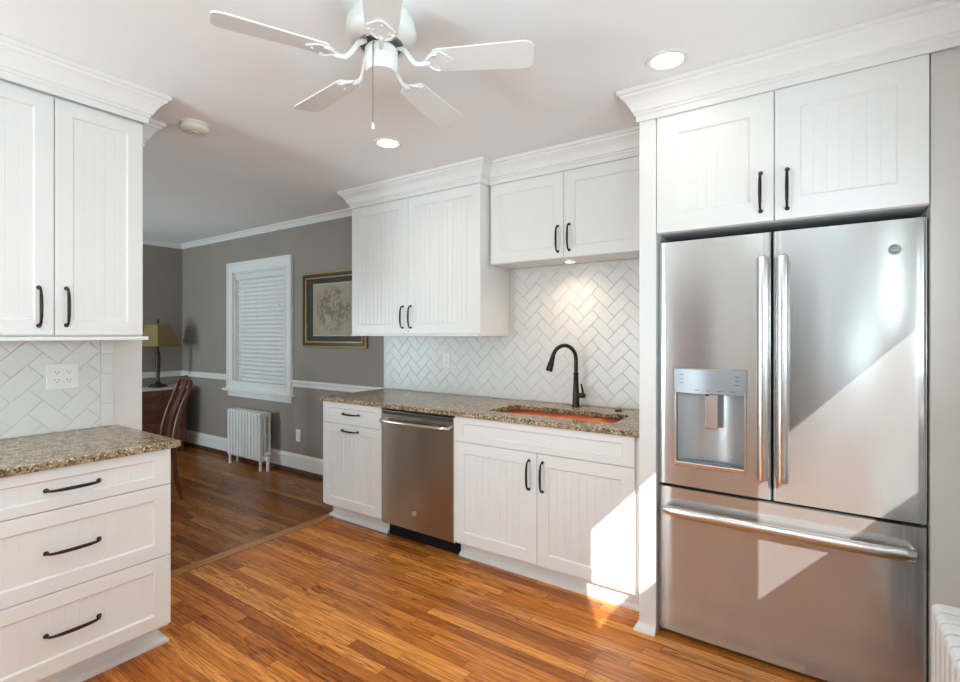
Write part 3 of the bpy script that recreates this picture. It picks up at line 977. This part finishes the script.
# dispenser: bezel, curved control panel, recess liner, paddle, tray
yd = fy(-.404)
bm = BM()
frame_xz(bm, -.549, -.259, .780, 1.125, .010, yd - .006, yd + .03, .020)
obj('dispenser_bezel', bm, M['handle_steel'], dl, bevel=.003)
bm = BM()
n = 12
A = []
for k in range(n + 1):
    x = -.552 + .296 * k / n
    y = yd - .004 - .018 * math.sin(PI * k / n)
    A.append((x, y))
poly = A + [(-.256, yd + .012), (-.552, yd + .012)]
extrude_poly(bm, poly, 'z', 1.108, 1.218)
cp = obj('control_panel', bm, M['disp_panel'], dl, bevel=.003, smooth=35)
for (x, z) in ((-.515, 1.19), (-.515, 1.172), (-.515, 1.154), (-.295, 1.19), (-.295, 1.172), (-.295, 1.154), (-.45, 1.125), (-.405, 1.125), (-.36, 1.125), (-.31, 1.125)):
    t = (x + .552) / .296
    y = yd - .0046 - .018 * math.sin(PI * t)
    obj('control_mark', bx(x - .010, x + .010, y - .0008, y + .003, z - .0018, z + .0018), M['badge'], cp)
bm = BM()
prof = [(-.538 + .268 * k / 12, 2.428 - .0 + .0 - .045 * (abs(2 * k / 12 - 1) ** 3)) for k in range(13)]
extrude_poly(bm, prof + [(-.270, 2.4295), (-.538, 2.4295)], 'z', .801, 1.109)
obj('recess_liner', bm, M['disp'], dl, smooth=40)
obj('paddle', bx(-.423, -.372, yd + .012, yd + .020, .955, 1.108), M['handle_steel'], dl, bevel=.002)
bm = BM(); cyl(bm, (-.415, yd + .012, 1.10), (-.415, yd + .012, 1.122), .007, .007, 12)
obj('nozzle', bm, M['black'], dl, smooth=40)
bm = BM()
pl = [(-.538, yd - .004)] + [(-.538 + .268 * k / 12, yd + .008 + .038 * math.sin(PI * k / 12)) for k in range(13)] + [(-.270, yd - .004)]
extrude_poly(bm, pl, 'z', .796, .806)
obj('drip_tray', bm, M['badge'], dl, bevel=.0015)
# round badge with script letters
yb = fy(.221)
bm = BM(); cyl(bm, (.221, yb + .002, 1.681), (.221, yb - .003, 1.681), .020, .0195, 32)
bd = obj('badge', bm, M['badge'], dr, smooth=40)
def text_mesh(name, s, size, m, parent, loc, rot, ext=.0004):
    cu = bpy.data.curves.new(name, 'FONT'); cu.body = s; cu.size = size; cu.extrude = ext; cu.align_x = 'CENTER'; cu.align_y = 'CENTER'; cu.shear = .25
    t = bpy.data.objects.new(name, cu); COL.objects.link(t)
    dg = bpy.context.evaluated_depsgraph_get(); dg.update()
    me = bpy.data.meshes.new_from_object(t.evaluated_get(dg))
    bpy.data.objects.remove(t)
    o = bpy.data.objects.new(name, me); COL.objects.link(o); me.materials.clear(); me.materials.append(m)
    o.parent = parent; o.location = loc; o.rotation_euler = rot
    return o
text_mesh('monogram', 'GE', .021, M['badge_light'], bd, (.221, yb - .0034, 1.681), (PI / 2, 0, 0))
bm = BM()
for k in range(32):
    a, b = 2 * PI * k / 32, 2 * PI * (k + 1) / 32
    q = []
    for rr_, yy in ((.0172, yb - .0035), (.0186, yb - .0035)):
        q.append([bm.verts.new((.221 + rr_ * math.cos(t), yy, 1.681 + rr_ * math.sin(t))) for t in (a, b)])
    bm.faces.new((q[0][0], q[0][1], q[1][1], q[1][0]))
obj('badge_ring', bm, M['badge_light'], bd)

# ------------------------------------------------------------------ ceiling fixtures
def recessed(x, y, r_, label, energy):
    t = thing('recessed_light', label, 'ceiling light', (x, y, CEIL), 0, None)
    bm = BM(); lathe(bm, [(r_ * .74, .0), (r_ * .76, -.004), (r_ * .80, -.006), (r_ * .98, -.005), (r_, -.001), (r_, 0)], 36, False)
    obj('trim_ring', bm, M['plastic'], t, smooth=40)
    bm = BM(); lathe(bm, [(r_ * .77, -.0005), (r_ * .70, -.0022), (0, -.003)], 36, False)
    obj('lens', bm, M['glow'], t, smooth=40)
    lamp('recessed_lamp', 'SPOT', (x, y, CEIL - .012), energy, (1, .84, .66), (0, 0, -1), spot_size=R(150), spot_blend=.8, shadow_soft_size=r_ * .6)
recessed(-2.089, 2.109, .082, 'round recessed ceiling light beyond the fan, nearer the dining room', 9)
recessed(-.519, 2.117, .082, 'round recessed ceiling light in front of the refrigerator cabinet', 3)
sm = thing('smoke_detector', 'round cream smoke detector on the ceiling by the wall stub', 'smoke detector', (-2.745, 1.335, CEIL))
bm = BM(); lathe(bm, [(.066, 0), (.066, -.010), (.060, -.012), (.060, -.02), (.0, -.02)], 32, False)
obj('base', bm, M['ivory'], sm, smooth=40)
bm = BM(); lathe(bm, [(.054, -.018), (.066, -.021), (.067, -.034), (.058, -.043), (.030, -.046), (.028, -.043), (0, -.043)], 32, False)
obj('cover', bm, M['ivory'], sm, smooth=40)
bm = BM(); lathe(bm, [(.022, -.044), (.020, -.049), (0, -.049)], 24, False)
obj('test_button', bm, M['ivory'], sm, smooth=40)

# ceiling fan
FCX, FCY = -1.276, 1.255
fan = thing('ceiling_fan', 'white five-blade ceiling fan with pull chain', 'ceiling fan', (FCX, FCY, CEIL))
bm = BM(); lathe(bm, [(.062, -.104), (.095, -.100), (.118, -.082), (.124, -.06), (.118, -.03), (.100, -.008), (.098, 0)], 36)
mh = obj('motor_housing', bm, M['fan'], fan, smooth=40)
bm = BM(); lathe(bm, [(.0, -.108), (.074, -.108), (.078, -.1005), (.0, -.1005)], 36, False)
for k in range(24):
    a = 2 * PI * k / 24
    c, s = math.cos(a), math.sin(a)
    tube(bm, [(c * .045, s * .045, -.1085), (c * .070, s * .070, -.1085)], .0035, 6)
obj('vent_ring', bm, M['vent'], fan, smooth=40)
bm = BM(); lathe(bm, [(.030, -.108), (.050, -.112), (.0575, -.122), (.0585, -.165), (.0575, -.168), (.0585, -.171), (.057, -.190), (.050, -.201), (.0, -.204)], 36)
sh = obj('switch_housing', bm, M['fan'], fan, smooth=35)
bm = BM()
bx0 = .0
def blade_mesh():
    bm = BM()
    out = []
    r0, r1, w0, w1 = .185, .532, .052, .064
    up_ = []; lo_ = []
    prof = [(r0, w0 * .72), (r0 + .008, w0 * .92), (r0 + .02, w0)] + [(r0 + .02 + (r1 - .035 - r0 - .02) * k / 6, w0 + (w1 - w0) * k / 6) for k in range(1, 7)] + [(r1 - .014, w1 * .93), (r1 - .004, w1 * .78), (r1, w1 * .6)]
    poly = [(x, y) for x, y in prof] + [(x, -y) for x, y in prof[::-1]]
    return extrude_poly(bm, poly, 'z', -.003, .003)
def iron_mesh():
    bm = BM()
    tube(bm, [(.058, 0, .062), (.085, 0, .045), (.105, 0, .012), (.125, 0, -.010), (.150, 0, -.012), (.175, 0, -.006)], [.010, .0095, .009, .0095, .010, .010], 10, .75)
    # leaf plate under the blade
    prof = [(.160, .010), (.172, .030), (.192, .044), (.215, .046), (.232, .032), (.250, .012), (.256, 0)]
    poly = prof + [(x, -y) for x, y in prof[-2::-1]]
    extrude_poly(bm, poly, 'z', -.0085, -.0032)
    tube(bm, [(.165, -.012, -.008), (.185, -.034, -.010), (.205, -.038, -.009)], .005, 8)
    tube(bm, [(.165, .012, -.008), (.185, .034, -.010), (.205, .038, -.009)], .005, 8)
    for x, y in ((.200, .026), (.200, -.026), (.235, 0)):
        cyl(bm, (x, y, -.008), (x, y, -.0115), .005, .004, 10)
    return bm
b0 = i0 = None
BZ = 2.322 - CEIL
for k in range(5):
    ang = R(27.8 + 72 * k)
    if b0 is None:
        b0 = obj('blade', blade_mesh(), M['fan'], fan, bevel=.001)
        i0 = obj('blade_iron', iron_mesh(), M['fan'], b0, smooth=50)
        b, i = b0, i0
    else:
        b = b0.copy(); COL.objects.link(b); b.parent = fan
        i = i0.copy(); COL.objects.link(i); i.parent = b
    b.location = (0, 0, BZ)
    b.rotation_euler = (Matrix.Rotation(ang, 3, 'Z') @ Matrix.Rotation(R(-11), 3, 'X')).to_euler()
bm = BM()
pcx, pcy = .057 * math.cos(R(-72)), .057 * math.sin(R(-72))
tube(bm, [(pcx, pcy, -.125), (pcx * 1.06, pcy * 1.06, -.13), (pcx * 1.06, pcy * 1.06, -.40)], .0017, 6)
cyl(bm, (pcx * .98, pcy * .98, -.124), (pcx * 1.1, pcy * 1.1, -.127), .005, .004, 10)
pc = obj('pull_chain', bm, M['chain'], fan, smooth=50)
bm = BM(); lathe(bm, [(0, -.398), (.003, -.400), (.0065, -.412), (.0055, -.422), (.0, -.425)], 12, False, (pcx * 1.06, pcy * 1.06))
obj('chain_pull', bm, M['plastic'], pc, smooth=50)

# ------------------------------------------------------------------ outlets
def outlet(label, loc, rz, w_, h_, kinds):
    t = thing('wall_outlet', label, 'outlet', loc, rz)
    obj('plate', bx(-w_ / 2, w_ / 2, -.006, 0, -h_ / 2, h_ / 2), M['plastic'], t, bevel=.003)
    n = len(kinds)
    for i, k in enumerate(kinds):
        x = (i - (n - 1) / 2) * .046
        if k == 'duplex':
            for s in (-1, 1):
                bm = BM()
                extrude_poly(bm, [(x + px, s * .0195 + pz) for px, pz in rrect(-.0165, .0165, -.0145, .0145, .008, 4)], 'y', -.0085, -.003)
                rc = obj('receptacle', bm, M['plastic'], t)
                obj('slot', bx(x - .0075, x - .0055, -.0088, -.008, s * .0195 - .001, s * .0195 + .008), M['slot'], rc)
                obj('slot', bx(x + .0055, x + .0075, -.0088, -.008, s * .0195 - .001, s * .0195 + .007), M['slot'], rc)
                obj('ground_hole', cyl(BM(), (x, -.0088, s * .0195 - .007), (x, -.008, s * .0195 - .007), .0024, .0024, 8), M['slot'], rc)
        elif k == 'decor':
            rc = obj('receptacle', bx(x - .0165, x + .0165, -.0085, -.003, -.033, .033), M['plastic'], t, bevel=.001)
            for s in (-1, 1):
                obj('slot', bx(x - .0075, x - .0055, -.0088, -.008, s * .020 - .003, s * .020 + .006), M['slot'], rc)
                obj('slot', bx(x + .0055, x + .0075, -.0088, -.008, s * .020 - .003, s * .020 + .005), M['slot'], rc)
            obj('test_button', bx(x - .008, x + .008, -.0092, -.008, -.0035, .0035), M['plastic'], rc)
        else:
            obj('rocker', bx(x - .0165, x + .0165, -.0095, -.003, -.033, .033), M['plastic'], t, bevel=.002)
    return t
outlet('white double outlet on the left herringbone tiles', (WW + .0092, .826, 1.173), PI / 2, .122, .120, ('duplex', 'duplex'))
outlet('white switch and outlet plate on the tiles above the dishwasher', (-2.382, WN - .0102, 1.170), 0, .075, .118, ('decor',))
outlet('white outlet low on the greige wall right of the dining radiator', (-4.24, WN, .376), 0, .078, .122, ('duplex',))

# ------------------------------------------------------------------ dining room things
bl = thing('window_blind', 'closed white slatted blind in the dining window', 'blind', (0, WN, 0))
BX0, BX1 = WX0 + .024, WX1 - .024
obj('head_rail', bx(BX0, BX1, .006, .066, 1.975, 2.038), M['blind'], bl, bevel=.003)
bm = BM()
z = 1.955
while z > .82:
    sec = []
    for k in range(6):
        t = k / 5 * 2 - 1            # -1 lower room-side edge, +1 upper edge
        a = R(116)
        cr_ = -.004 * (1 - t * t)
        sec.append((.036 + t * .0255 * math.cos(a) - cr_ * math.sin(a), z + t * .0255 * math.sin(a) + cr_ * math.cos(a)))
    poly = sec + [(y + .0025, z_ + .0005) for y, z_ in sec[::-1]]
    extrude_poly(bm, poly, 'x', BX0 + .004, BX1 - .004)
    z -= .0445
obj('slats', bm, M['blind'], bl)
obj('bottom_rail', bx(BX0, BX1, .012, .060, .775, .797), M['blind'], bl, bevel=.003)
bm = BM()
for x in (BX0 + .14, (BX0 + BX1) / 2, BX1 - .14):
    tube(bm, [(x, .008, 1.98), (x, .008, .79)], .0011, 6)
obj('ladder_cord', bm, M['blind'], bl)
bm = BM(); tube(bm, [(BX1 - .10, .004, 1.98), (BX1 - .10, .002, 1.70)], .0011, 6); lathe(bm, [(0, 1.705), (.008, 1.695), (.013, 1.67), (.010, 1.655), (0, 1.652)], 12, False, (BX1 - .10, .0))
obj('pull_cord', bm, M['ivory'], bl, smooth=50)

# framed picture
pic = thing('framed_picture', 'gold and black framed botanical print hanging beside the dining window', 'picture', (0, WN, 0))
PX0, PX1, PZ0, PZ1 = -4.145, -3.262, 1.250, 1.953
obj('outer_frame', frame_xz(BM(), PX0, PX1, PZ0, PZ1, .016, -.030, 0), M['gold'], pic, bevel=.006)
obj('inner_frame', frame_xz(BM(), PX0 + .014, PX1 - .014, PZ0 + .014, PZ1 - .014, .030, -.036, 0), M['framedark'], pic, bevel=.005)
obj('gilt_liner', frame_xz(BM(), PX0 + .043, PX1 - .043, PZ0 + .043, PZ1 - .043, .013, -.028, 0), M['gold'], pic, bevel=.003)
obj('mat_board', bx(PX0 + .055, PX1 - .055, -.012, -.004, PZ0 + .055, PZ1 - .055), M['matboard'], pic)
obj('mat_line', bx(PX0 + .150, PX1 - .150, -.0135, -.011, PZ0 + .105, PZ1 - .105), M['matline'], pic)
obj('print', bx(-.282, .282, -.001, .001, -.236, .236), M['print'], pic, ((PX0 + PX1) / 2, -.0142, (PZ0 + PZ1) / 2))
obj('glazing', bx(PX0 + .055, PX1 - .055, -.0205, -.019, PZ0 + .055, PZ1 - .055), M['glass'], pic)

# cast iron radiators
def rad_section(pitch, depth, h_, zl, leg=False, cols=4):
    """one section across depth (local y from 0 to depth), thickness along x"""
    bm = BM()
    hw = pitch * .39
    cw = depth / (cols * 1.55)
    for c in range(cols):
        y = cw / 2 + c * (depth - cw) / (cols - 1)
        extrude_poly(bm, [(px, y + py) for px, py in rrect(-hw, hw, -cw / 2, cw / 2, min(hw, cw / 2) * .55, 3)], 'z', zl + .03, h_ - .03)
    for za, zb_ in ((zl, zl + .05), (h_ - .05, h_)):
        extrude_poly(bm, rrect(0, depth, za, zb_, .022, 5), 'x', -hw, hw)
    extrude_poly(bm, rrect(.008, depth - .008, (zl + h_) / 2 - .01, (zl + h_) / 2 + .01, .006, 3), 'x', -hw * .8, hw * .8)
    if leg:
        for y in (.022, depth - .022):
            tube(bm, [(0, y, zl + .03), (0, y, zl - .02), (0, y, .02), (0, y, 0)], [.020, .014, .013, .018], 10)
    return bm
def radiator(label, loc, rz, n, pitch, depth, h_, zl, valve, cols):
    t = thing('radiator', label, 'radiator', loc, rz)
    inner = endd = None
    for k in range(n):
        end = k in (0, n - 1)
        if end:
            if endd is None:
                endd = obj('end_section', rad_section(pitch, depth, h_, zl, True, cols), M['rad'], t, bevel=.003, smooth=45); s = endd
            else:
                s = endd.copy(); COL.objects.link(s); s.parent = t
        else:
            if inner is None:
                inner = obj('section', rad_section(pitch, depth, h_, zl, False, cols), M['rad'], t, bevel=.003, smooth=45); s = inner
            else:
                s = inner.copy(); COL.objects.link(s); s.parent = t
        s.location = ((k + .5) * pitch, 0, 0)
    for zc in (zl + .03, h_ - .03):
        obj('connecting_pipe', tube(BM(), [(.01, depth / 2, zc), (n * pitch - .01, depth / 2, zc)], .018, 12), M['rad'], t, smooth=50)
    if valve:
        bm = BM()
        X_ = n * pitch
        tube(bm, [(X_ - .02, depth / 2, zl + .03), (X_ + .035, depth / 2, zl + .03)], .014, 12)
        tube(bm, [(X_ + .035, depth / 2, 0), (X_ + .035, depth / 2, zl + .055)], [.016, .016], 12)
        lathe(bm, [(.0, zl + .01), (.02, zl + .012), (.022, zl + .045), (.014, zl + .055), (0, zl + .056)], 16, False, (X_ + .035, depth / 2))
        v = obj('valve', bm, M['rad'], t, smooth=50)
        bm = BM(); lathe(bm, [(0, zl + .07), (.024, zl + .07), (.026, zl + .08), (.020, zl + .086), (0, zl + .086)], 16, False, (X_ + .035, depth / 2)); cyl(bm, (X_ + .035, depth / 2, zl + .05), (X_ + .035, depth / 2, zl + .072), .006, .006, 8)
        obj('valve_knob', bm, M['rad'], v, smooth=50)
    return t
radiator('white cast iron radiator under the dining room window', (-5.215, 2.865, 0), 0, 11, .0558, .125, .583, .095, True, 3)
radiator('white ribbed radiator beside the refrigerator at the right edge', (.255, 1.905, 0), -PI / 2, 14, .060, .185, .612, .10, False, 4)

# desk against the far wall
dk = thing('desk', 'brown wooden desk with pale top against the far dining wall', 'desk', (0, 0, 0))
DX0, DX1, DY0, DY1, DZ = XD + .03, -6.13, 1.75, 2.957, .76
obj('top', bx(DX0, DX1, DY0, DY1, DZ - .022, DZ), M['marble'], dk, bevel=.005)
obj('apron', bx(DX0 + .02, DX1 - .03, DY0 + .05, DY1 - .04, DZ - .12, DZ - .022), M['desk'], dk, bevel=.003)
for j in range(2):
    y = DY0 + .10 + j * .53
    d = obj('drawer', bx(DX1 - .034, DX1 - .016, y, y + .49, DZ - .108, DZ - .032), M['desk'], dk, bevel=.004)
    bm = BM(); lathe(bm, [(0, 0), (.006, .001), (.006, .012), (.013, .018), (.012, .026), (0, .028)], 14, False)
    obj('knob', bm, M['bronze'], d, (DX1 - .016, y + .245, DZ - .07), (0, PI / 2, 0), smooth=50)
obj('pedestal', bx(DX0 + .02, DX1 - .04, 2.42, DY1 - .05, .12, DZ - .12), M['desk'], dk, bevel=.004)
for j in range(2):
    d = obj('drawer', bx(DX1 - .046, DX1 - .026, 2.45, DY1 - .08, .14 + j * .245, .365 + j * .245), M['desk'], dk, bevel=.004)
    bm = BM(); lathe(bm, [(0, 0), (.006, .001), (.006, .012), (.013, .018), (.012, .026), (0, .028)], 14, False)
    obj('knob', bm, M['bronze'], d, (DX1 - .026, 2.66, .25 + j * .245), (0, PI / 2, 0), smooth=50)
for x, y in ((DX0 + .05, DY0 + .08), (DX1 - .06, DY0 + .08), (DX0 + .05, 2.46), (DX1 - .07, 2.46), (DX0 + .05, DY1 - .09), (DX1 - .07, DY1 - .09)):
    bm = BM()
    top = DZ - .12 if y < 2 else .125
    lathe(bm, [(.014, 0), (.018, .03), (.016, .06), (.028, top)], 12, True, (x, y))
    obj('leg', bm, M['desk'], dk, smooth=50)

# lamp on the desk
lm = thing('table_lamp', 'table lamp with olive bell shade on the desk', 'lamp', (-6.35, 2.672, DZ))
bm = BM(); extrude_poly(bm, rrect(-.075, .075, -.075, .075, .02, 4), 'z', 0, .018); extrude_poly(bm, rrect(-.058, .058, -.058, .058, .015, 4), 'z', .018, .034)
obj('base', bm, M['lampbase'], lm, rot=(0, 0, R(12)), bevel=.004)
bm = BM(); lathe(bm, [(.045, .034), (.03, .05), (.02, .06), (.026, .072), (.018, .09), (.021, .16), (.027, .26), (.029, .34), (.020, .375), (.027, .385), (.027, .40), (.013, .42), (.012, .50), (.012, .56)], 20)
obj('column', bm, M['lampbase'], lm, smooth=50)
bm = BM(); tube(bm, [(0, 0, .55), (0, 0, .765)], .004, 8); lathe(bm, [(.004, .735), (.012, .745), (.014, .765), (.008, .785), (0, .79)], 12, False)
obj('finial', bm, M['lampbase'], lm, smooth=50)
bm = BM()
prev = None
nst = 9
rot = R(22)
for k in range(nst + 1):
    t = k / nst
    hw = .088 + (.172 - .088) * (t ** 1.75)
    zz = .728 - .252 * t
    ring = []
    for a, b in ((1, 1), (-1, 1), (-1, -1), (1, -1)):
        for (ca, cb_) in (((a, b)),) if False else ((a, b),):
            ring.append(bm.verts.new((hw * (ca * math.cos(rot) - cb_ * math.sin(rot)), hw * (ca * math.sin(rot) + cb_ * math.cos(rot)), zz)))
    if prev:
        for q in range(4):
            bm.faces.new((prev[q], prev[(q + 1) % 4], ring[(q + 1) % 4], ring[q]))
    prev = ring
lsh = obj('lamp_shade', bm, M['shade'], lm, smooth=40)
sd = lsh.modifiers.new('solid', 'SOLIDIFY'); sd.thickness = .003

# dining chair, seen from behind (faces south)
ch = thing('dining_chair', 'dark carved wooden dining chair beyond the left worktop', 'chair', (-4.605, 2.015, 0), R(-11.5))
def stile(s):
    bm = BM()
    x = s * .205
    pts = [(x * 1.05, .055, 0), (x * 1.02, .030, .10), (x, .006, .25), (x, 0, .42), (x * 1.0, .008, .55), (x * .93, .035, .68), (x * .90, .075, .80), (x * .97, .115, .90), (x * .88, .130, .955), (x * .70, .135, .975)]
    tube(bm, pts, [.013, .016, .019, .023, .022, .019, .018, .020, .018, .015], 10)
    return bm
for s in (-1, 1):
    obj('rear_leg', stile(s), M['chair'], ch, smooth=60)
bm = BM(); tube(bm, [(-.16, .134, .968), (-.10, .136, .985), (-.05, .138, .978), (0, .140, .992), (.05, .138, .978), (.10, .136, .985), (.16, .134, .968)], [.015, .018, .018, .023, .018, .018, .015], 10)
obj('top_rail', bm, M['chair'], ch, smooth=60)
bm = BM()
prof = [(.46, .055, .004), (.52, .050, .012), (.58, .036, .018), (.64, .050, .028), (.71, .066, .045), (.78, .060, .070), (.85, .048, .098), (.92, .060, .122), (.975, .085, .136)]
rows = []
for z, hw, y in prof:
    rows.append([bm.verts.new((sx * hw, y + dy, z)) for sx, dy in ((-1, -.006), (1, -.006), (1, .006), (-1, .006))])
for a, b in zip(rows, rows[1:]):
    for k in range(4):
        bm.faces.new((a[k], a[(k + 1) % 4], b[(k + 1) % 4], b[k]))
bm.faces.new(rows[0]); bm.faces.new(rows[-1])
obj('splat', bm, M['chair'], ch, smooth=50)
bm = BM(); extrude_poly(bm, [(-.205, .0), (.205, .0), (.24, -.44), (-.24, -.44)], 'z', .385, .445)
obj('seat_rail', bm, M['chair'], ch, bevel=.006)
bm = BM(); extrude_poly(bm, [(-.185, -.02), (.185, -.02), (.22, -.42), (-.22, -.42)], 'z', .445, .478)
obj('seat_cushion', bm, M['seat'], ch, bevel=.014, seg=3)
for s in (-1, 1):
    bm = BM(); x = s * .205
    tube(bm, [(x, -.41, .40), (x * 1.06, -.425, .33), (x * 1.04, -.42, .22), (x * .98, -.405, .10), (x * 1.02, -.42, .03), (x * 1.04, -.43, 0)], [.028, .027, .020, .014, .015, .024], 10)
    obj('front_leg', bm, M['chair'], ch, smooth=60)
